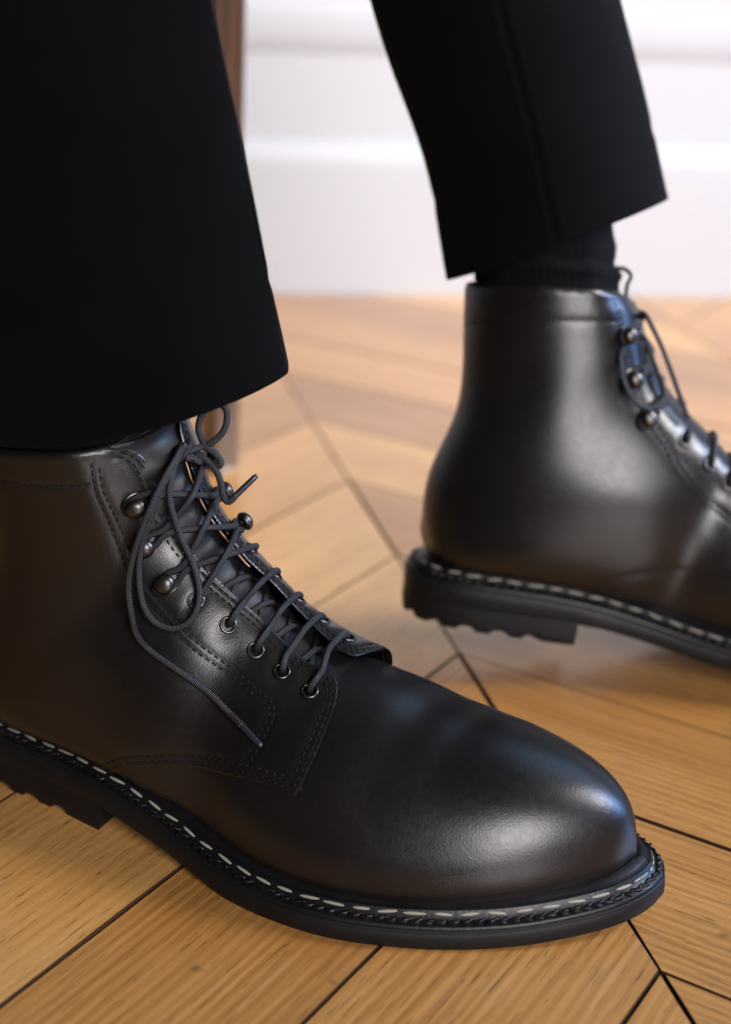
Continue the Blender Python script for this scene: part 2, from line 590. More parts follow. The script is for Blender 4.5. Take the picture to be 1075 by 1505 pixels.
def join_geo(parts):
    V, F, U, o = [], [], [], 0
    for p in parts:
        V.append(p[0]); F += [tuple(i + o for i in f) for f in p[1]]
        U.append(p[2] if len(p) > 2 else np.zeros((len(p[0]), 2))); o += len(p[0])
    return np.vstack(V), F, np.vstack(U)


def lathe_geo(prof, sides=20):
    """profile (r, z) list, round z"""
    a = np.linspace(0, 2 * np.pi, sides, endpoint=False)
    V = np.array([[r * math.cos(t), r * math.sin(t), z] for r, z in prof for t in a])
    F = []
    for i in range(len(prof) - 1):
        for j in range(sides):
            j2 = (j + 1) % sides
            F.append((i * sides + j, i * sides + j2, (i + 1) * sides + j2, (i + 1) * sides + j))
    return V, F


def loops_geo(rings, cap0=False, cap1=False):
    n = len(rings[0]); V = np.vstack(rings); F = []
    for i in range(len(rings) - 1):
        for j in range(n):
            k = (j + 1) % n
            F.append((i * n + j, i * n + k, (i + 1) * n + k, (i + 1) * n + j))
    if cap0: F.append(tuple(range(n))[::-1])
    if cap1: F.append(tuple((len(rings) - 1) * n + j for j in range(n)))
    return V, F


def box_geo(x0, x1, y0, y1, z0, z1, b=.0):
    V = np.array([[x, y, z] for z in (z0, z1) for y in (y0, y1) for x in (x0, x1)], float)
    F = [(0, 2, 3, 1), (4, 5, 7, 6), (0, 1, 5, 4), (2, 6, 7, 3), (0, 4, 6, 2), (1, 3, 7, 5)]
    return V, F

# ------------------------------------------------------------------ the setting: chevron parquet
AZ, BETA, STEP, STRIP = -.2308, .7494, .13637, .397
SP = np.array([math.sin(AZ), math.cos(AZ)])                # along the spine, away from the camera
NR = np.array([math.cos(AZ), -math.sin(AZ)])               # to the right of the spine
V0 = np.array([.1130, .5034])
DR = -np.array([math.sin(AZ - BETA), math.cos(AZ - BETA)])   # from the spine to the right, towards the camera
DLI = np.array([math.sin(AZ + BETA), math.cos(AZ + BETA)])   # to the right, away from the camera
LEN = STRIP / float(DR @ NR)
V, F = box_geo(-2.6, 2.6, -.9, 4.2, -.05, -.016)
floor = link('floor', mesh_data('floor', V, F, SUBFLOOR, smooth=False))
tag(floor, 'oak parquet floor laid in a chevron pattern', 'floor', 'structure')


def plank_mesh(D, name, gap, seed):
    ang = math.atan2(D[1], D[0]); c, s = math.cos(-ang), math.sin(-ang)
    R = np.array([[c, -s], [s, c]])
    q = np.array([[0, 0], D * LEN, D * LEN + SP * STEP, SP * STEP]) @ R.T
    ctr = q.mean(0)

    def inset(d):
        n = len(q); out = []
        for i in range(n):
            a, b, e = q[i - 1], q[i], q[(i + 1) % n]
            t1 = (b - a) / np.linalg.norm(b - a); t2 = (e - b) / np.linalg.norm(e - b)
            sgn = 1 if np.cross(t1, t2) > 0 else -1
            n1 = np.array([-t1[1], t1[0]]) * sgn; n2 = np.array([-t2[1], t2[0]]) * sgn
            # intersection of the two offset edges
            M_ = np.array([n1, n2]); out.append(np.linalg.solve(M_, np.array([n1 @ b + d, n2 @ b + d])))
        return np.array(out)
    def ragged(d, amp, sd):
        r4 = inset(d); o = []; rg = np.random.default_rng(sd)
        for i in range(4):
            a_, b_ = r4[i], r4[(i + 1) % 4]
            nseg = 22 if i % 2 == 0 else 8
            t_ = (b_ - a_) / np.linalg.norm(b_ - a_); nn = np.array([-t_[1], t_[0]])
            nn = nn * np.sign((q.mean(0) - a_) @ nn)
            for k in range(nseg):
                o.append(a_ + (b_ - a_) * k / nseg + (nn * abs(rg.normal(0, amp)) if k else 0))
        return np.array(o)
    ne = 60
    rings = [np.c_[ragged(gap, 0, 1), np.full(ne, -.015)], np.c_[ragged(gap, 0, 1), np.full(ne, -.0012)],
             np.c_[ragged(gap + .0001, .00018, seed), np.full(ne, -.0002)], np.c_[ragged(gap + .00035, .00018, seed), np.full(ne, 0)]]
    V, F = loops_geo(rings, True, True)
    me = mesh_data(name, V, F, OAK, smooth=False)
    me.materials.append(SUBFLOOR)                 # soiled edges of the joints
    for q in me.polygons:
        q.material_index = 0 if q.normal.z > .9 else 1
    return me, ang


MESH_R = [plank_mesh(DR, 'plank', g, k) for k, g in enumerate((.0004, .0007, .00015))]
MESH_L = [plank_mesh(DLI, 'plank', g, 9 + k) for k, g in enumerate((.0004, .0007, .00015))]
n_pl = 0
cam_xy = np.array([0, 0])
for k in range(-4, 5):
    # vertices on spine k; odd strips run away from the camera, even ones towards it
    org = V0.copy()
    if k > 0:
        for j in range(k):
            org = org + (DR if j % 2 == 0 else DLI) * LEN
    else:
        for j in range(-1, k - 1, -1):
            org = org - (DR if j % 2 == 0 else DLI) * LEN
    D = DR if k % 2 == 0 else DLI
    for i in range(-14, 18):
        p = org + SP * STEP * i
        c = p + D * LEN * .5 + SP * STEP * .5
        if not (-.1 < c[1] < 1.95 and abs(c[0]) < .62 + .30 * c[1]):
            continue
        me, ang = (MESH_R if k % 2 == 0 else MESH_L)[2 if c[1] > .9 else n_pl % 2]
        o = link('plank', me, floor)
        h = .0002 * rng.normal()
        o.matrix_world = (Matrix.Translation((p[0], p[1], min(h, .00035))) @ Matrix.Rotation(ang, 4, 'Z')
                          @ Matrix.Rotation(.0006 * rng.normal(), 4, 'X'))
        n_pl += 1

# ------------------------------------------------------------------ white panelled wall
WA = math.atan2(1.6272 - 1.5707, .3604 + .0984)
wall_m = Matrix.Translation((.0612, 1.589, 0)) @ Matrix.Rotation(WA, 4, 'Z')


def extrude_profile(prof, x0, x1):
    """(y, z) outline pulled along x"""
    n = len(prof)
    V = np.array([[x, y, z] for x in (x0, x1) for y, z in prof])
    F = [(j, (j + 1) % n, n + (j + 1) % n, n + j) for j in range(n)] + [tuple(range(n))[::-1], tuple(range(n, 2 * n))]
    return V, F


V, F = box_geo(-2.4, 2.4, .02, .14, -.04, .46)
wall = link('wall', mesh_data('wall', V, F, PAINT, smooth=False))
wall.matrix_world = wall_m
tag(wall, 'white painted wall with mouldings behind the boots', 'wall', 'structure')
V, F = extrude_profile([(.0195, 0), (.010, 0), (.010, .128), (.0108, .134), (.0125, .139), (.0150, .146), (.0195, .147)], -2.4, 2.4)
link('skirting_board', mesh_data('skirting_board', V, F, PAINT, smooth=False), wall)
V, F = extrude_profile([(.0196, .228), (.0182, .232), (.0165, .240), (.0158, .248), (.0158, .262), (.0165, .270), (.0182, .276), (.0196, .278)], -2.4, 2.4)
link('panel_moulding', mesh_data('panel_moulding', V, F, PAINT, smooth=False), wall)
V, F = extrude_profile([(.0197, .300), (.016, .300), (.014, .303), (.014, .44), (.0197, .44)], -2.4, 2.4)
link('wall_panel', mesh_data('wall_panel', V, F, PAINT, smooth=False), wall)

# ------------------------------------------------------------------ furniture leg behind the front trouser leg
leg_o = empty('chair_leg', Matrix.Translation((-.0995, 1.047, 0)) @ Matrix.Rotation(.62, 4, 'Z'))
tag(leg_o, 'brown varnished wooden chair leg standing behind the front trouser leg', 'chair leg')


def sq(w, z, b):
    h = w / 2
    return np.array([[-h + b, -h, z], [h - b, -h, z], [h, -h + b, z], [h, h - b, z], [h - b, h, z], [-h + b, h, z], [-h, h - b, z], [-h, -h + b, z]])


V, F = loops_geo([sq(.019, .003, .003), sq(.0205, .005, .002), sq(.022, .15, .002), sq(.027, .45, .0022), sq(.030, .62, .0022)], True, True)
link('shaft', mesh_data('chair_leg_shaft', V, F, BROWN, sharp=25), leg_o)
V, F = lathe_geo([(0, 0), (.0085, 0), (.0095, .001), (.0095, .0028), (0, .003)], 16)
link('glide', mesh_data('glide', V, F, GLIDE), leg_o)

# ------------------------------------------------------------------ the boots
SX, SY = 330.0, 105.0       # rough millimetres per unit of s and t
EDGE_LAT = [(.998, -.215), (.985, -.165), (.965, -.138), (.9441, -.1300), (.9237, -.1332), (.8741, -.1332), (.8135, -.1252), (.7497, -.1220), (.678, -.1244),
            (.6126, -.1219), (.5471, -.1165), (.4994, -.1190), (.4754, -.1140), (.4635, -.1200), (.4560, -.1410), (.4534, -.1572), (.4481, -.2155),
            (.4468, -.3159), (.4512, -.4368), (.4567, -.5088)]
EDGE_MED = [(.998, .150), (.985, .070), (.965, .030), (.93, .008), (.8825, -.002), (.7886, .004), (.7308, .010), (.6651, .000), (.60, .012), (.541, .004),
            (.50, -.018), (.476, -.030), (.463, -.032), (.455, -.017), (.4500, .02), (.4425, .09), (.4415, .2), (.4460, .3159), (.4512, .4368), (.4567, .5088)]
LOW = [(.4567, .5088), (.5103, .5339), (.5789, .6342), (.6171, .6915), (.6412, .766), (.654, .88), (.662, 1.0)]
_em = np.array(sorted(EDGE_MED[2:13])); _el = np.array(sorted(EDGE_LAT[2:13]))


def far_edge(s): return np.interp(s, _em[:, 0], _em[:, 1])
def near_edge(s): return np.interp(s, _el[:, 0], _el[:, 1])


def quarter_off(s, t):
    """height of the outer face of the quarters above the body"""
    s = np.asarray(s, float); t = np.asarray(t, float)
    wm = np.interp(s, [.40, .455, .60, .72, .90, 1], [.80, .85, 1.0, .75, .55, .3])
    wl = np.interp(s, [.40, .46, .55, .72, 1], [.9, .9, .55, .4, .2])
    lm = 5.6 * wm * np.exp(-(np.clip(t - far_edge(s) - .14, 0, None) / .14) ** 2)
    ll = 1.5 * wl * np.exp(-(np.clip(near_edge(s) - t, 0, None) / .10) ** 2)
    return 1.8 + np.where(t > (near_edge(s) + far_edge(s)) / 2, lm, ll)


def inside(P, Q):
    x, y = Q[:, 0], Q[:, 1]; c = np.zeros(len(Q), bool)
    for i in range(len(P)):
        x1, y1 = P[i]; x2, y2 = P[(i + 1) % len(P)]
        if y1 == y2: continue
        k = ((y1 > y) != (y2 > y)) & (x < (x2 - x1) * (y - y1) / (y2 - y1) + x1)
        c ^= k
    return c


def min_dist(Q, P):
    out = np.empty(len(Q))
    for a in range(0, len(Q), 4000):
        d = Q[a:a + 4000, None, :] - P[None]
        out[a:a + 4000] = np.sqrt((d * d).sum(2).min(1))
    return out


def dense(P, step):
    P = np.asarray(P, float)
    L = np.linalg.norm(np.diff(P, axis=0), axis=1).sum()
    return resample(P, max(2, int(L / step) + 1))


def st_line(pts, n=8):
    """smoothed (s, t) polyline -> scaled plane"""
    return catmull(np.array(pts, float), n) * [SX, SY]


def offset_line(P, d):
    T = np.gradient(P, axis=0); T /= np.linalg.norm(T, axis=1)[:, None] + 1e-9
    return P + np.stack([-T[:, 1], T[:, 0]], 1) * d


def panel_geo(loop, free, rows, holes, off_fn, grid=2.3, groove=.36, skirt=-.5):
    """leather piece over the body: loop = closed boundary in the scaled plane, free = its cut edges"""
    nb = len(loop)
    pts = [loop]; edges = [(i, (i + 1) % nb) for i in range(nb)]
    rowpts = np.vstack([dense(r, .5) for r in rows]) if rows else np.zeros((0, 2))
    freepts = dense(free, .4)
    inner = []
    for r in rows:
        m = dense(r, 1.3); inner += [m, offset_line(m, .8), offset_line(m, -.8)]
    fi = dense(free, 1.3)
    inner += [offset_line(fi, .75), offset_line(fi, -.75)]
    lo, hi = loop.min(0), loop.max(0)
    gx, gy = np.meshgrid(np.arange(lo[0], hi[0], grid), np.arange(lo[1], hi[1], grid))
    gx = gx + (np.arange(gx.shape[0]) % 2)[:, None] * grid * .5
    g = np.stack([gx.ravel(), gy.ravel()], 1)
    if len(rowpts): g = g[min_dist(g, rowpts) > 1.4]
    g = g[min_dist(g, freepts) > 1.4]
    inner.append(g)
    I = np.vstack(inner)
    I = I[inside(loop, I)]
    I = I[min_dist(I, np.vstack([loop, freepts])) > .45]
    for h, r in holes:
        I = I[np.linalg.norm(I - h, axis=1) > r + .5]
    pts.append(I)
    base = nb + len(I); 
    for h, r in holes:
        a = np.linspace(0, 2 * np.pi, 18, endpoint=False)
        pts.append(h + r * np.stack([np.cos(a), np.sin(a)], 1))
        edges += [(base + i, base + (i + 1) % 18) for i in range(18)]; base += 18
    A = np.vstack(pts)
    vc, _e, fc, ov, _oe, _of = delaunay_2d_cdt([Vector(p) for p in A.tolist()], edges, [tuple(range(nb))], 1, 1e-4)
    Q = np.array([tuple(v) for v in vc])
    cen = np.array([Q[list(f)].mean(0) for f in fc])
    keep = np.ones(len(fc), bool)
    for h, r in holes:
        keep &= np.linalg.norm(cen - h, axis=1) > r * .93
    F = [tuple(f) for f, k in zip(fc, keep) if k]
    df = min_dist(Q, freepts)
    s, t = Q[:, 0] / SX, Q[:, 1] / SY
    off = off_fn(s, t) - .55 * (1 - np.clip(df / .75, 0, 1)) ** 2
    if len(rowpts):
        off = off - groove * np.exp(-(min_dist(Q, rowpts) / .85) ** 2)
    for h, r in holes:     # leather pulled in round the eyelets
        off = off - .5 * np.exp(-((np.linalg.norm(Q - h, axis=1) - r) / 2.2) ** 2)
    V = surf(s, t, off)
    n0 = np.cross(V[F[0][1]] - V[F[0][0]], V[F[0][2]] - V[F[0][0]])
    nr = grid_at(NRM, s[F[0][0]], t[F[0][0]])
    if n0 @ nr < 0:
        F = [f[::-1] for f in F]
    # edge walls
    inv = {}
    for oi, l in enumerate(ov):
        for k in l: inv[k] = oi
    b = [inv[i] for i in range(nb)]
    sk = surf(s[b], t[b], np.minimum(off[b] - .3, np.maximum(off_fn(s[b], t[b]) - 1.8, skirt)))
    nV = len(V); V = np.vstack([V, V[b], sk])
    dfb = df[b]
    for i in range(nb):
        k = (i + 1) % nb
        if dfb[i] < .1 and dfb[k] < .1:
            f = (nV + i, nV + k, nV + nb + k, nV + nb + i)
            F.append(f)
            F.append(f[::-1]) if False else None
    return V, F


def stitch_geo(line, spacing, length, rad, off_fn, gap_end=.5):
    """thread lying along a line of the scaled plane"""
    P = dense(line, .25)
    W = surf(P[:, 0] / SX, P[:, 1] / SY, off_fn(P[:, 0] / SX, P[:, 1] / SY))
    N = grid_at(NRM, P[:, 0] / SX, P[:, 1] / SY)
    L = np.r_[0, np.cumsum(np.linalg.norm(np.diff(W, axis=0), axis=1))]
    out = []
    u = gap_end
    prof = [(-.5, .25), (-.3, .9), (0, 1.0), (.3, .9), (.5, .25)]
    while u + length < L[-1]:
        a = np.array([np.interp(u, L, W[:, k]) for k in range(3)])
        b = np.array([np.interp(u + length, L, W[:, k]) for k in range(3)])
        n = np.array([np.interp(u, L, N[:, k]) for k in range(3)]); n /= np.linalg.norm(n)
        d = (b - a) / np.linalg.norm(b - a); e = np.cross(d, n)
        c = (a + b) / 2 + n * rng.normal(0, .03); d = d + e * rng.normal(0, .07)
        V = []; F = []
        for x, r in prof:
            for k in range(6):
                w = k * math.pi / 3
                V.append(c + d * x * length + r * rad * (math.cos(w) * e + math.sin(w) * n * .9) - n * (.35 * rad if abs(x) > .4 else 0))
        for i in range(4):
            for k in range(6):
                k2 = (k + 1) % 6
                F.append((i * 6 + k, i * 6 + k2, (i + 1) * 6 + k2, (i + 1) * 6 + k))
        out.append((np.array(V), F)); u += spacing
    return out


def quarter_parts(sign):
    """sign -1: outer (lateral) quarter, +1: inner (medial) one"""
    edge = EDGE_LAT if sign < 0 else EDGE_MED
    low = [(s, t * (1 if sign > 0 else -1)) for s, t in LOW]
    up = st_line(edge[:-1] + [edge[-1]], 8); dn = st_line(low, 6)
    free = np.vstack([dense(up, 1.4), dense(dn, 1.4)[1:]])
    e = 1.0 if sign > 0 else -1.0
    back = np.stack([np.linspace(.662, .998, 70)[1:], np.full(69, e)], 1) * [SX, SY]
    top = np.stack([np.full(60, .998), np.linspace(e, edge[0][1], 60)], 1)[1:-1] * [SX, SY]
    loop = np.vstack([free, back, top])
    fr = np.vstack([free, ])
    topfree = np.vstack([top[1:-1], free])
    inward = None
    mid = offset_line(dense(up, 1.0), 2.0)
    inward = 1 if inside(loop, mid[20:40]).mean() > .5 else -1
    rows = []
    fp = dense(topfree, .4)

    def trimmed(P, d, allow=.25):
        k = (min_dist(P, fp) > d - allow) & inside(loop, P)
        return P[k]
    upd = dense(up[6:], .8); dnd = dense(dn, .8)
    for d in (1.9, 4.0):
        rows.append(trimmed(offset_line(upd, inward * d), d))
        rows.append(trimmed(offset_line(dnd, inward * d), d))
    m = 1 if sign > 0 else -1
    if sign < 0:
        stay = [(.985, -.272), (.971, -.2818), (.9407, -.2971), (.913, -.2957), (.8258, -.2757), (.7223, -.3005), (.655, -.330), (.5949, -.3412),
                (.5357, -.3250), (.5209, -.3220), (.5158, -.3335), (.5167, -.3647), (.5233, -.4599), (.5279, -.4957)]
    else:
        stay = [(.985, .24), (.9381, .25), (.9108, .245), (.8266, .225), (.7228, .25), (.655, .30), (.5949, .325),
                (.5361, .325), (.5214, .324), (.5162, .335), (.5171, .3662), (.5234, .4623), (.5277, .4984)]
    S1 = dense(st_line(stay, 8), .8)
    rows.append(S1); rows.append(offset_line(S1, -inward * 2.1)[4:])
    cs = stay[2][1]
    col = [(.952, cs), (.960, cs - .10 * -m), (.969, m * .55), (.972, m * .75), (.970, m * .90), (.968, m * .995)]
    rows.append(dense(st_line(col, 6), .8))
    return loop, topfree, rows


def frame_at(s, t, off):
    """position and axes on the surface: n outwards, g pointing to the crest (facing edge)"""
    s_, t_ = np.array([s]), np.array([t])
    p = surf(s_, t_, np.array([off]))[0]
    n = grid_at(NRM, s_, t_)[0]; n /= np.linalg.norm(n)
    e = .012 if t < 0 else -.012
    g = surf(s_, t_ + e, np.array([off]))[0] - p; g -= n * (g @ n); g /= np.linalg.norm(g)
    return p, n, g


def to_frame(V, p, n, g):
    h = np.cross(n, g)
    return p + np.outer(V[:, 0], g) + np.outer(V[:, 1], h) + np.outer(V[:, 2], n)


EY_S = [.4827, .523, .5664, .618, .682]
EY_TL = [-.201, -.2044, -.2204, -.2193, -.2187]
HK_S0 = [.7393, .8188, .8963]
HK_TL = [-.2298, -.2165, -.209]
EY_TM0 = [float(far_edge(s)) + .088 for s in EY_S]
HK_TM0 = [float(far_edge(s)) + .085 for s in HK_S0]


class Boot:
    def __init__(self, mirror, mw, label, cat):
        self.m = mirror
        self.root = tag(empty('boot', mw), label, cat)

    def add(self, name, geo, mat, parent=None, smooth=True, sharp=None):
        V = np.array(geo[0], float); F = geo[1]
        if self.m:      # this shaft is pulled back by the stretched ankle
            f = np.clip((V[:, 2] - 92) / 72, 0, 1.15); f = f * f * (3 - 2 * np.clip(f, 0, 1))
            V = V.copy(); V[:, 0] -= 11 * f * np.clip((V[:, 0] - 12) / 90, 0, 1.2)
        V = V * MM
        uv = geo[2] if len(geo) > 2 else None
        if self.m:
            V = V * [1, -1, 1]; F = [f[::-1] for f in F]
        return link(name, mesh_data(name, V, F, mat, smooth, uv, sharp), parent or self.root)


def qf(s, t):
    return float(quarter_off(np.array([s]), np.array([t]))[0])


def sp(s, t, off):
    return surf(np.array([s]), np.array([t]), np.array([off]))[0]


R_LACE = 1.34
GEO_CACHE = {}


def build_boot(mirror, mw, label, style):
    k_e, k_h = (0.0, 0.0) if style == 'near' else (.10, .135)
    EY_TM = [t + k_e for t in EY_TM0]
    HK_TM = [t + k_h for t in HK_TM0]
    HK_S = HK_S0 if style == 'near' else [s + .03 for s in HK_S0]
    B = Boot(mirror, mw, label, 'boot')
    # ---- upper: vamp and counter in one skin
    if True:
        GEO_CACHE.pop('med', None)
        F = [(i * NT + j, i * NT + j + 1, (i + 1) * NT + j + 1, (i + 1) * NT + j) for i in range(NS - 1) for j in range(NT - 1)]
        V = G.reshape(-1, 3)
        f = F[(NS // 3) * (NT - 1) + NT // 2]
        if np.cross(V[f[1]] - V[f[0]], V[f[2]] - V[f[0]])[2] < 0:
            F = [q[::-1] for q in F]
        for i in range(NS - 1):
            F.append((i * NT, (i + 1) * NT, (i + 1) * NT + NT - 1, i * NT + NT - 1))
        GEO_CACHE['body'] = (V, F)
        for nm, sg in (('lat', -1), ('med', 1)):
            if nm in GEO_CACHE:
                continue
            loop, free, rows = quarter_parts(sg)
            ey = list(zip(EY_S, EY_TL if sg < 0 else EY_TM))
            holes = [(np.array([s * SX, t * SY]), 2.6) for s, t in ey]
            GEO_CACHE[nm] = panel_geo(loop, free, rows, holes, quarter_off)
            st = []
            for r in rows:
                if len(r) > 6:
                    st += stitch_geo(r, 3.15, 2.35, .42, lambda s, t: quarter_off(s, t) - .22)
            # heavy bar of thread at the foot of the facing
            bt = np.array([(.5133, .494), (.4679, .458)]) * [SX, SY * sg]
            st += stitch_geo(bt, 3.6, 3.2, .62, lambda s, t: quarter_off(s, t) + .05, 0)
            GEO_CACHE[nm + '_st'] = join_geo(st)
        tl = np.array([(s, near_edge(s) - .07) for s in np.linspace(.462, .998, 60)] + [(s, far_edge(s) + .07) for s in np.linspace(.998, .462, 60)]) * [SX, SY]

        def toff(s, t):
            c = (near_edge(s) + far_edge(s)) / 2; w = .11
            puff = np.exp(-((t - c) / w) ** 2)
            wave = np.interp(s, [.46, .60, .70, .76, 1], [0, .1, .8, 1, 1])
            return .5 + puff * (np.interp(s, [.46, .7, .8, 1], [.1, .8, 2.2, 2.6]) + 1.1 * wave * np.cos((s - .705) * 2 * np.pi / .077))
        GEO_CACHE['tongue'] = panel_geo(tl, tl, [], [], toff, grid=1.8)
    B.add('vamp', GEO_CACHE['body'], LEATHER)
    for nm in ('lat', 'med'):
        q = B.add('quarter', GEO_CACHE[nm], LEATHER, sharp=50)
        tag(B.add('seam_stitching', GEO_CACHE[nm + '_st'], THREAD_D, q), kind='stuff')
    B.add('tongue', GEO_CACHE['tongue'], LEATHER_T, sharp=60)
    # raw tan edge of the lining inside the inner facing
    ss = np.linspace(.655, .93, 30)
    e = np.array([sp(s, float(far_edge(s)) - .008, qf(s, float(far_edge(s)) + .002) - 1.5) for s in ss])
    tag(B.add('lining_edge', tube_geo(e, .38, 6, 2.0), TAN), label='pale tan raw edge of the lining')
    # collar: rolled rim and lining inside the opening
    t_ = np.r_[np.linspace(-1, EDGE_LAT[0][1], 60), np.linspace(EDGE_MED[0][1], 1, 60)]
    rim = []
    for (s, off) in ((.998, 1.5), (.9995, 1.0), (1.0, .2), (1.0, -.8), (.998, -1.6), (.985, -2.0), (.90, -2.2)):
        o = surf(np.full(len(t_), s), t_, np.full(len(t_), off))
        o[:, 2] += {.998: 0, .9995: .6, 1.0: .8, .985: 0, .90: 0}[s] if off > -1.5 else 0
        rim.append(o)
    n = len(t_); V = np.vstack(rim)
    F = [(i * n + j, i * n + j + 1, (i + 1) * n + j + 1, (i + 1) * n + j) for i in range(len(rim) - 1) for j in range(n - 1) if j != 59]
    B.add('collar', (V, F), LEATHER)

    # ---- outsole, heel, welt
    N = 420
    R0 = inset_outline(0, N); x0 = R0[:, 0]
    zb, zt = z_bottom(x0), z_top(x0)

    def ring(d, z):
        P = inset_outline(d, N); return np.c_[P, z]
    V, F = loops_geo([ring(1.2, zb), ring(.35, zb + .35), ring(0, zb + 1.3), ring(-.15, (zb + zt) / 2), ring(0, zt - 1.5),
                      ring(.25, zt - 1.2), ring(.25, zt - .7), ring(.05, zt - .5), ring(.5, zt), ring(4, zt + .1)], True, True)
    B.add('outsole', (V, F), RUBBER, sharp=40)
    # tread lugs under the forefoot
    lug = []
    for lx in np.arange(170, 292, 13.0):
        for ly in np.arange(-48, 40, 13.0):
            if inside(inset_outline(9, 120), np.array([[lx, ly], [lx + 8, ly + 8], [lx, ly + 8], [lx + 8, ly]])).all():
                zz = float(z_bottom(lx + 4)) - .01
                if zz > .6:
                    lug.append(box_geo(lx, lx + 8, ly, ly + 8, max(zz - 2.5, 0), zz + .5))
    if lug:
        tag(B.add('tread', join_geo(lug), RUBBER, smooth=False), kind='stuff')
    # heel block with scalloped cleats along its lower edge
    HB = 88.0
    P = inset_outline(.5, 700)
    H = P[P[:, 0] <= HB]
    k = np.argmax(np.linalg.norm(np.diff(H, axis=0), axis=1)); H = np.vstack([H[k + 1:], H[:k + 1]])
    H = dense(H, 1.0)
    brst = dense(np.array([H[-1], H[0]]), 3.0)[1:-1]
    C = np.vstack([H, brst]); nb = len(C)
    L = np.r_[0, np.cumsum(np.linalg.norm(np.diff(H, axis=0), axis=1))]
    note = np.zeros(nb)
    for c0 in np.arange(21, L[-1] - 12, 16.5):
        note[:len(H)] = np.maximum(note[:len(H)], 2.4 * np.clip(1 - ((L - c0) / 4.6) ** 2, 0, 1) ** .5)
    cen = np.array([45.0, -2.0])

    def hr(f, z):
        return np.c_[cen + (C - cen) * f, np.broadcast_to(z, (nb,))]
    zt_h = z_bottom(np.minimum(C[:, 0], 80)) + .05
    V, F = loops_geo([hr(.80, 3.6), hr(.80, note), hr(.985, note), hr(.996, note + .6), hr(1.0, 4.4), hr(1.004, 7.5), hr(1.0, zt_h)], True, True)
    B.add('heel', (V, F), RUBBER, sharp=35)
    # storm welt: slopes up from the rim and turns against the upper
    V, F = loops_geo([ring(.9, zt - .1), ring(.9, zt + .9), ring(1.5, zt + 1.4), ring(3.0, zt + 1.9), ring(4.2, zt + 2.9), ring(5.2, zt + 4.3),
                      ring(5.9, zt + 5.4), ring(6.5, zt + 5.3), ring(7.6, zt + 6.2), ring(8.8, zt + 7.0), ring(9.8, zt + 7.3), ring(10.9, zt + 6.8), ring(12.0, zt + 4)])
    welt = B.add('welt', (V, F), WELT, sharp=60)
    # braid of black thread along the welt
    T0 = inset_outline(2.9, 2000); Lp = np.r_[0, np.cumsum(np.linalg.norm(np.diff(np.vstack([T0, T0[:1]]), axis=0), axis=1))]
    Tc = np.vstack([T0, T0[:1]])
    zc = np.r_[z_top(T0[:, 0]), z_top(T0[:1, 0])] + 2.45
    br = []
    u = 0.0; kk = 0
    while u < Lp[-1] - 1:
        c = np.array([np.interp(u, Lp, Tc[:, 0]), np.interp(u, Lp, Tc[:, 1]), np.interp(u, Lp, zc)])
        c2 = np.array([np.interp(u + 1, Lp, Tc[:, 0]), np.interp(u + 1, Lp, Tc[:, 1]), np.interp(u + 1, Lp, zc)])
        d = (c2 - c) / np.linalg.norm(c2 - c)
        side = np.cross(d, [0, 0, 1]); up = np.cross(side, d)
        sl = (.55 if kk % 2 else -.55) + rng.normal(0, .25)
        ax = d + side * sl; ax /= np.linalg.norm(ax)
        oth = np.cross(ax, up)
        cc = c + side * (.5 if kk % 2 else -.5) + up * rng.normal(.1, .1)
        Vb = []; Fb = []
        for x, r in ((-.5, .3), (-.25, .9), (.25, .9), (.5, .3)):
            for q in range(6):
                w = q * math.pi / 3
                Vb.append(cc + ax * x * 4.6 + .8 * r * (math.cos(w) * oth + math.sin(w) * up))
        for i in range(3):
            for q in range(6):
                q2 = (q + 1) % 6
                Fb.append((i * 6 + q, i * 6 + q2, (i + 1) * 6 + q2, (i + 1) * 6 + q))
        br.append((np.array(Vb), Fb)); u += 2.3; kk += 1
    tag(B.add('welt_braid', join_geo(br), WELT, welt), kind='stuff')
    # pale stitches, one object each
    prof = []
    Vs = []; Fs = []
    for x, r in ((-3.7, .25), (-3.2, .62), (-1.4, .95), (1.2, .98), (3.1, .65), (3.7, .25)):
        for q in range(7):
            w = q * 2 * math.pi / 7
            Vs.append((x, r * .62 * math.cos(w), r * .45 * math.sin(w)))
    for i in range(5):
        for q in range(7):
            q2 = (q + 1) % 7
            Fs.append((i * 7 + q, (i + 1) * 7 + q, (i + 1) * 7 + q2, i * 7 + q2))
    Fs.append(tuple(range(7))); Fs.append(tuple(range(41, 34, -1)))
    st_me = mesh_data('stitch', np.array(Vs) * MM, Fs, THREAD_W)
    T0 = inset_outline(5.0, 2000); Tc = np.vstack([T0, T0[:1]])
    zc = np.r_[z_top(T0[:, 0]), z_top(T0[:1, 0])] + 4.45
    Lp = np.r_[0, np.cumsum(np.linalg.norm(np.diff(Tc, axis=0), axis=1))]
    ns = int(Lp[-1] / 10.1)
    for i in range(ns):
        u = (i + .5) * Lp[-1] / ns + rng.normal(0, .25)
        a = np.array([np.interp(u - 3, Lp, Tc[:, 0]), np.interp(u - 3, Lp, Tc[:, 1]), np.interp(u - 3, Lp, zc)])
        b = np.array([np.interp(u + 3, Lp, Tc[:, 0]), np.interp(u + 3, Lp, Tc[:, 1]), np.interp(u + 3, Lp, zc)])
        c = (a + b) / 2; d = (b - a) / np.linalg.norm(b - a)
        outw = np.cross(d, [0, 0, 1.0])                        # outwards of this winding
        up = outw * .75 + np.array([0, 0, .66]); up -= d * (up @ d); up /= np.linalg.norm(up)
        if mirror:
            c = c * [1, -1, 1]; d = d * [1, -1, 1]; up = up * [1, -1, 1]
        e = np.cross(up, d)
        ang = rng.normal(0, .06)
        d2 = d * math.cos(ang) + e * math.sin(ang); e2 = np.cross(up, d2)
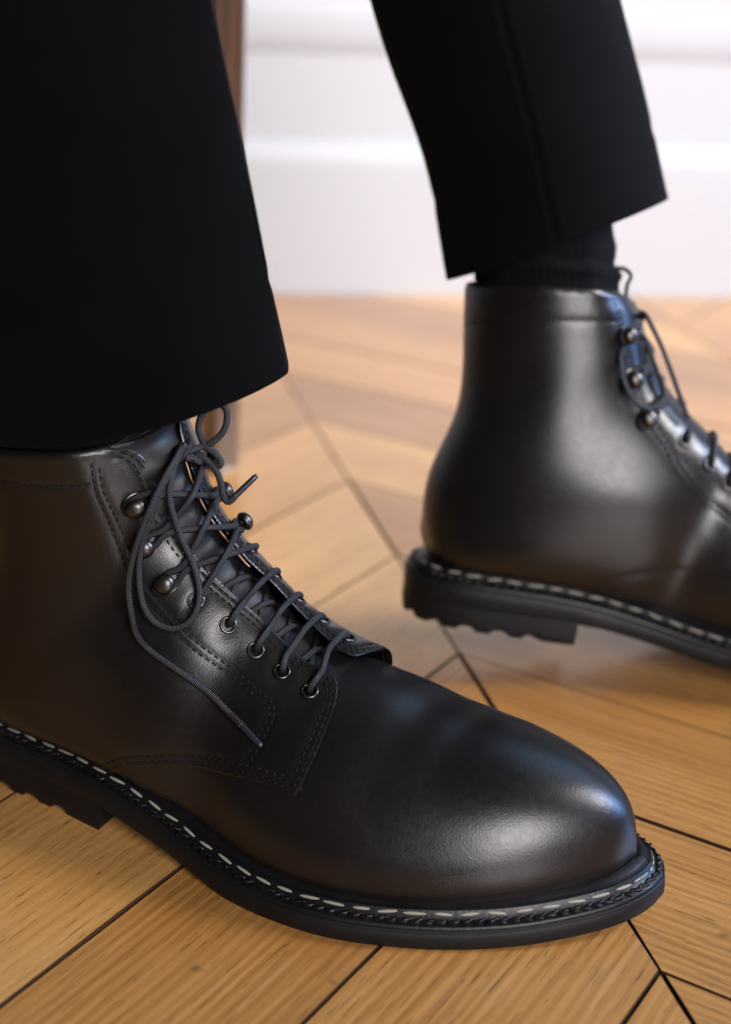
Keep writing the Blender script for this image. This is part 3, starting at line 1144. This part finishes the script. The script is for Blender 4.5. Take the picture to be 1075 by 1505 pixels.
        M_ = Matrix(((d2[0], e2[0], up[0], c[0] * MM), (d2[1], e2[1], up[1], c[1] * MM), (d2[2], e2[2], up[2], c[2] * MM), (0, 0, 0, 1)))
        o = link('stitch', st_me, welt)
        o.matrix_local = M_ @ Matrix.Scale(1 + rng.normal(0, .07), 4, (1, 0, 0))

    # ---- eyelets and hooks
    ring_prof = [(2.2, -1.6), (2.3, -.2), (2.5, .35), (2.95, .58), (3.4, .40), (3.65, .02), (3.6, -.15)]
    egeo = lathe_geo(ring_prof, 24)
    for s, tl_, tm_ in zip(EY_S, EY_TL, EY_TM):
        for t in (tl_, tm_):
            p, n, g = frame_at(s, t, qf(s, t) - .35)
            B.add('eyelet', (to_frame(egeo[0], p, n, g), egeo[1]), METAL_D)
    plate = lathe_geo([(0, .35), (3.6, .4), (4.3, .25), (4.5, -.15)], 20)
    neck = lathe_geo([(1.9, 0), (1.5, .9), (1.5, 2.4), (2.2, 3.4)], 14)
    # rounded cap of the hook, leaning away from the facing edge
    cap = [(0, 3.35), (1.4, 3.25), (2.7, 2.75), (3.6, 1.8), (4.05, .6), (4.0, -.3), (3.5, -.85), (2.2, -.9), (0, -.8)]
    capg = lathe_geo(cap[::-1], 24)
    for s, tl_, tm_ in zip(HK_S, HK_TL, HK_TM):
        for t in (tl_, tm_):
            p, n, g = frame_at(s, t, qf(s, t))
            Vp = plate[0] * [1.15, 1, 1]
            Vn = neck[0] + [.3, 0, 0]
            Vc = capg[0].copy(); Vc[:, 0] *= 1.12
            ca, sa = math.cos(-.38), math.sin(-.38)
            Vc = np.stack([Vc[:, 0] * ca + Vc[:, 2] * sa, Vc[:, 1], -Vc[:, 0] * sa + Vc[:, 2] * ca], 1) + [-1.2, 0, 4.0]
            geo = join_geo([(to_frame(Vp, p, n, g), plate[1]), (to_frame(Vn, p, n, g), neck[1]), (to_frame(Vc, p, n, g), capg[1])])
            B.add('hook', geo[:2], METAL)

    # ---- laces
    def rung(i):
        s, a, b = EY_S[i], EY_TL[i], EY_TM[i]
        qa, qb = qf(s, a), qf(s, b)
        e1, e2 = float(near_edge(s)), float(far_edge(s))
        j = .002 * rng.normal()
        return [sp(s, a + .002, qa - 2.2), sp(s, a + .010, qa + .6), sp(s + j, a + .035, qa + 2.3), sp(s + j, e1 - .01, qf(s, e1 - .02) + 2.0),
                sp(s + .003, (e1 + e2) / 2, max(qa, qb) + 1.2), sp(s + .003, e2 + .02, qf(s, e2 + .03) + 1.9), sp(s + .002, b - .035, qb + 1.9),
                sp(s, b - .010, qb + .6), sp(s, b - .002, qb - 2.2)]
    for i in range(4):
        B.add('lace', tube_geo(rung(i), R_LACE, 12, .9), LACE)
    # hidden diagonals under the facings
    for i in range(4):
        for sg in (-1, 1):
            a0, b0 = (EY_TL[i], EY_TM[i + 1]) if sg < 0 else (EY_TM[i], EY_TL[i + 1])
            s0, s1 = EY_S[i], EY_S[i + 1]
            cc = (float(near_edge((s0 + s1) / 2)) + float(far_edge((s0 + s1) / 2))) / 2
            B.add('lace', tube_geo([sp(s0, a0, -.3), sp(s0 * .7 + s1 * .3, a0 * .5 + cc * .5, .6), sp((s0 + s1) / 2, cc, 1.1 + (1.6 if sg > 0 else 0)),
                                   sp(s0 * .3 + s1 * .7, b0 * .5 + cc * .5, .6), sp(s1, b0, -.3)], R_LACE, 8, 1.4), LACE)

    def around(s, t, sg, zig=1):
        """waypoints of a lace taken round a hook's neck; sg -1 outer row, +1 inner row"""
        q = qf(s, t)
        k = sg
        return [sp(s - .006, t - k * .065, qf(s, t - k * .065) + 2.1), sp(s - .011, t - k * .020, q + 1.75), sp(s - .009, t + k * .022, q + 1.7), sp(s, t + k * .034, q + 1.7),
                sp(s + .009, t + k * .022, q + 1.7), sp(s + .011, t - k * .020, q + 1.75), sp(s + .007, t - k * .065, qf(s, t - k * .065) + 2.2)]

    def over(s, h=0.0):
        c = (float(near_edge(s)) + float(far_edge(s))) / 2
        return sp(s, c, 6.3 + h)
    K = np.array([107.0, -6.5, 156.5]) if style == 'near' else np.array([105.5, -4.0, 157.0])
    s5 = EY_S[4]
    laceA = [sp(s5, EY_TM[4], qf(s5, EY_TM[4]) - 2), sp(s5, EY_TM[4] - .02, qf(s5, EY_TM[4]) + 1.9), over(.705)] + around(HK_S[0], HK_TL[0], -1) + [over(.785, 1.5)] \
        + around(HK_S[1], HK_TM[1], 1) + [over(.862)] + around(HK_S[2], HK_TL[2], -1) + [(sp(HK_S[2] + .022, HK_TL[2] + .09, 6.5) + 0), K + [-1, -3, -1]]
    laceB = [sp(s5, EY_TL[4], qf(s5, EY_TL[4]) - 2), sp(s5, EY_TL[4] + .02, qf(s5, EY_TL[4]) + 2.0), over(.712, 3.2)] + around(HK_S[0], HK_TM[0], 1) + [over(.78, -1)] \
        + around(HK_S[1], HK_TL[1], -1) + [over(.860, 2.8)] + around(HK_S[2], HK_TM[2], 1) + [K + [1, 3, -1]]
    for P in (laceA, laceB):
        B.add('lace', tube_geo(P, R_LACE, 12, .9, smooth_n=8), LACE)
    # knot: a few tight turns
    a = np.linspace(0, 2 * np.pi, 16, endpoint=False)
    kn = []
    for ax, ay, az, ph in ((4.2, 3.0, 3.4, 0), (3.0, 4.2, 3.6, 1.2), (3.6, 2.4, 4.4, 2.3)):
        kn.append(tube_geo(np.stack([K[0] + ax * np.cos(a + ph) * .8, K[1] + ay * np.sin(a), K[2] + az * np.sin(a + ph + .8)], 1), R_LACE * .95, 10, 1.0, closed=True, smooth_n=4))
    B.add('lace_knot', join_geo(kn), LACE)
    if style == 'near':
        loop = [tuple(K + [0, -3, 0]), (110.3, -14.7, 157.5), (108.3, -23.0, 148.8), (105.6, -28.8, 136.2), (103.0, -31.9, 122.7), (103.1, -33.6, 112.2), (106.0, -35.3, 102.2),
                (111.2, -35.1, 96.0), (118.4, -33.0, 94.2), (123.7, -28.9, 97.7), (124.5, -24.1, 105.6), (120.5, -20.8, 115.7), (114.3, -20.7, 128.0),
                (110.6, -22.2, 142.7), (110.1, -18.8, 152.5), tuple(K + [1, -3, 2])]
        B.add('bow_loop', tube_geo(loop, R_LACE, 12, .9, smooth_n=8), LACE)
        end = [tuple(K + [-1, -3, 1]), (110.4, -13.3, 160.1), (108.5, -23.4, 150.5), (105.6, -31.7, 137.2), (101.6, -35.9, 120.7), (100.5, -37.3, 108.3), (102.7, -37.8, 96.1),
               (104.4, -37.2, 89.5), (110.4, -37.2, 84.3), (122.1, -37.2, 78.7), (134.5, -36.0, 71.9), (143.5, -37.2, 66.4), (151.5, -39.8, 63.0)]
        e = B.add('lace_end', tube_geo(end, R_LACE, 12, .9, smooth_n=8), LACE)
        B.add('aglet', tube_geo([(150.5, -39.4, 63.4), (154.5, -40.8, 61.6), (161.9, -43.4, 58.2)], 1.25, 10, 1.0, taper=([0, .08, .9, 1], [1, 1, .85, .55])), AGLET, e)
        loop2 = [tuple(K + [1, 0, 0]), (111.4, 1.3, 157.3), (115.2, 3.6, 159.2), (118.1, 6.1, 162.5), (119.2, 8.1, 166.4), (118.3, 9.6, 171.5), (114, 9, 174), (110, 6, 170),
                 (109.5, 3, 164), (113, 2.4, 157.6), (116.6, 2.6, 155.4), (119.6, 2.7, 152.6), (119.0, 1.9, 150.4), (112, 1, 152.5), tuple(K + [2, 0, -2])]
        B.add('bow_loop', tube_geo(loop2, R_LACE, 12, .9, smooth_n=8), LACE)
        end2 = [tuple(K), (107.9, -1.6, 153.6), (112.0, 0.1, 153.8), (115.9, 0.8, 151.4), (119.3, 0.7, 147.7), (121.5, -0.2, 143.2), (122.8, -1.1, 139.7), (125.0, -1.1, 137.3), (127.4, 0.9, 139.9)]
        e = B.add('lace_end', tube_geo(end2, R_LACE, 12, .9, smooth_n=8), LACE)
        B.add('aglet', tube_geo([(126.6, .3, 139.1), (130, 3.3, 143.2), (133.7, 6.7, 147.7)], 1.3, 10, 1.0, taper=([0, .08, .9, 1], [1.1, 1, .9, .6])), AGLET, e)
    else:
        loop = [tuple(K + [0, 0, 2]), (98.5, 5.3, 168.5), (99.5, 6.5, 174.5), (101, 6.1, 179), (97, 4.7, 181.6), (90.5, 4.0, 181.0), (84.8, 3.9, 178.5), (85, 4.5, 173), (93, 4, 167), tuple(K)]
        B.add('bow_loop', tube_geo(loop, R_LACE * .8, 10, .9, smooth_n=8), LACE)
        hang = [tuple(K), (107, 10.6, 162.5), (112.5, 12.1, 156.2), (117.5, 14.8, 147.9), (121.4, 17.5, 137.3), (123.5, 18.9, 129.5), (127, 20.5, 117.5)]
        e = B.add('lace_end', tube_geo(hang, R_LACE, 10, .9, smooth_n=8), LACE)
        l3 = [tuple(K), (98.0, 18.7, 151.6), (94.0, 26.8, 144.2), (94.5, 31.2, 133.8), (98.8, 32.3, 125.3), (105, 31.5, 121.7), (112.4, 26.2, 122.9), (116, 18.0, 128.2), (112, 12, 143), tuple(K)]
        B.add('bow_loop', tube_geo(l3, R_LACE, 10, .9, smooth_n=8), LACE)
    return B


FRONT = Matrix.Translation((-.16935, .6568, 0)) @ Matrix.Rotation(-.3928, 4, 'Z')
REAR = (Matrix.Translation((.0180, .7663, .009)) @ Matrix.Rotation(-.06, 4, 'Z') @ Matrix.Translation((.215, 0, 0))
        @ Matrix.Rotation(.0928, 4, 'Y') @ Matrix.Rotation(-.10, 4, 'X') @ Matrix.Translation((-.215, 0, 0)))
build_boot(False, FRONT, 'dark brown leather lace-up boot in front, loose bow hanging, sole flat on the floor', 'near')
build_boot(True, REAR, 'blurred dark brown leather boot behind, heel raised off the floor, cut off at the toe', 'far')

# ------------------------------------------------------------------ the wearer's trousers and socks
person = tag(empty('person', Matrix.Translation((-.02, .72, 0))), 'person in black cropped trousers and black socks, seen from the shins down', 'person')


def trouser_leg(O, yaw, lean, side, a, b, taper, seam_phi, hmax, seed, label, bend=0.0, skew=0.0):
    r_ = np.random.default_rng(seed)
    Fw = np.array([math.cos(yaw), math.sin(yaw), 0]); S = np.array([math.sin(yaw), -math.cos(yaw), 0])
    A = np.array([0, 0, 1.0]) * math.cos(lean) - Fw * math.sin(lean) + S * side; A /= np.linalg.norm(A)
    Fp = Fw - A * (Fw @ A); Fp /= np.linalg.norm(Fp)
    Sp = np.cross(A, Fp); Sp *= np.sign(Sp @ S)
    nph = 220
    ph = np.linspace(0, 2 * np.pi, nph, endpoint=False)
    hs = np.r_[0, .6, 1.5, 3, np.arange(6, hmax, 6.0)]
    waves = [(r_.uniform(.5, 1.5), r_.uniform(0, 6.28), r_.integers(1, 4), r_.uniform(.010, .022)) for _ in range(5)]
    rings, uvs = [], []

    def sect(h, inset):
        aa = (a * (1 + taper * h / 100)) - inset; bb = b * (1 + .04 * h / 100) - inset
        c, s = np.cos(ph), np.sin(ph)
        rad = np.ones(nph)
        for amp, p0, k, f in waves:
            rad += .011 * amp * np.sin(k * ph + p0 + h * f) * np.clip(h / 60, .15, 1)
        d = np.abs((ph - seam_phi + np.pi) % (2 * np.pi) - np.pi) * (aa + bb) / 2
        off = -.5 * np.exp(-(d / 1.3) ** 2) + .2 * np.exp(-((d - 3.2) / 1.6) ** 2)
        off = off + (-.55 * np.exp(-((h - 36) / 1.6) ** 2))             # line of the blind hem
        # pressed crease: the section comes to a soft point front and back
        X = aa * rad * c; Y = bb * rad * np.sign(s) * np.abs(s) ** np.where(c > 0, 1.5, 1.12)
        nx, ny = c * bb, np.sign(s) * np.abs(s) * aa
        l = np.hypot(nx, ny) + 1e-9
        X = X + off * nx / l; Y = Y + off * ny / l
        X = X + bend * np.exp(-((h - 55) / 42) ** 2) * np.clip(-c, 0, 1)
        # soft folds that run slantwise to the hem
        Y = Y + np.sign(s) * 1.6 * np.sin(2.2 * ph + h * .035 + seed) * np.sin(h * .018 + 1.3 * ph) * np.clip(h / 50, .1, 1)
        return O + np.outer(h + skew * c * math.exp(-h / 70), A) + np.outer(X, Fp) + np.outer(Y, Sp)
    inner = [(30, 2.2), (6, 2.0), (1.2, 1.8), (.1, 1.2), (-.25, .6)]
    for h, i in inner:
        rings.append(sect(h, i)); uvs.append(np.stack([ph / 6.2832 * 400, np.full(nph, -h)], 1))
    for h in hs:
        rings.append(sect(h, 0)); uvs.append(np.stack([ph / 6.2832 * 400, np.full(nph, h)], 1))
    V, F = loops_geo(rings)
    V = np.vstack(rings) * MM
    base = np.array([-.02, .72, 0])
    if np.cross(V[F[900][1]] - V[F[900][0]], V[F[900][2]] - V[F[900][0]]) @ (V[F[900][0]] - (O * MM)) < 0:
        F = [f[::-1] for f in F]
    o = link('trouser_leg', mesh_data('trouser_leg', V - base, F, WOOL, True, np.vstack(uvs)), person)
    o['label'] = label
    return o, A


legF, axF = trouser_leg(np.array([-111.4, 628.8, 183.6]), -.3928, .145, .324, 89.6, 56, .088, 1.95, 260, 3, 'near black trouser leg, its hem over the front boot')
legR, axR = trouser_leg(np.array([87.6, 789.7, 211.7]), .1018, .28, -.215, 57.6, 48, -.005, 1.75, 250, 8, 'far black trouser leg with its hem clear of the boot', 6.0, 5.0)


def sock(mw, mirror, top, name_label):
    """ribbed tube that fills the shaft and runs up into the trouser leg"""
    n = 180
    t_ = np.linspace(-1, 1, n, endpoint=False)
    my = np.array([1, -1, 1]) if mirror else np.array([1, 1, 1])

    def pulled(P):
        if mirror:
            f = np.clip((P[:, 2] - 92) / 72, 0, 1.15); f = f * f * (3 - 2 * np.clip(f, 0, 1))
            P = P.copy(); P[:, 0] -= 11 * f * np.clip((P[:, 0] - 12) / 90, 0, 1.2)
        return P
    M4 = np.array(mw)

    def world(P):
        return (pulled(P) * my * MM) @ M4[:3, :3].T + M4[:3, 3]
    base = np.array([-.02, .72, 0])
    rib = .00028 * np.cos(np.arange(n) * 2 * np.pi / 3)
    rings, uvs = [], []
    last = None
    for k, s in enumerate((.86, .90, .94, .97, 1.0)):
        P = world(surf(np.full(n, s), t_, np.full(n, -3.4)))
        rings.append(P); uvs.append(np.stack([np.arange(n) * .6, np.full(n, k * 8.0)], 1)); last = P
    c = last.mean(0); R = last - c
    L = np.linalg.norm(np.array(top) - c)
    for q in np.linspace(.06, 1, 30):
        fold = .0024 * math.exp(-((q * L - .010) / .0026) ** 2) - .0012 * math.exp(-((q * L - .0155) / .002) ** 2) + .0009 * math.exp(-((q * L - .024) / .003) ** 2)
        rr = R * np.array([1, 1, 1 - q * .8])
        u = rr / (np.linalg.norm(rr, axis=1)[:, None] + 1e-9)
        rings.append(c + (np.array(top) - c) * q + rr * (1 - .08 * q) + u * (fold + rib)[:, None])
        uvs.append(np.stack([np.arange(n) * .6, np.full(n, 32 + q * L * 1000)], 1))
    V, F = loops_geo(rings)
    o = link('sock', mesh_data('sock', V - base, F, KNIT, True, np.vstack(uvs)), person)
    o['label'] = name_label
    return o


sock(REAR, True, np.array([87.6, 789.7, 211.7]) * MM + axR * .035, 'black ribbed sock between the far hem and boot')
sock(FRONT, False, np.array([-111.4, 628.8, 183.6]) * MM + axF * .025, 'black sock in the front boot under the hem')
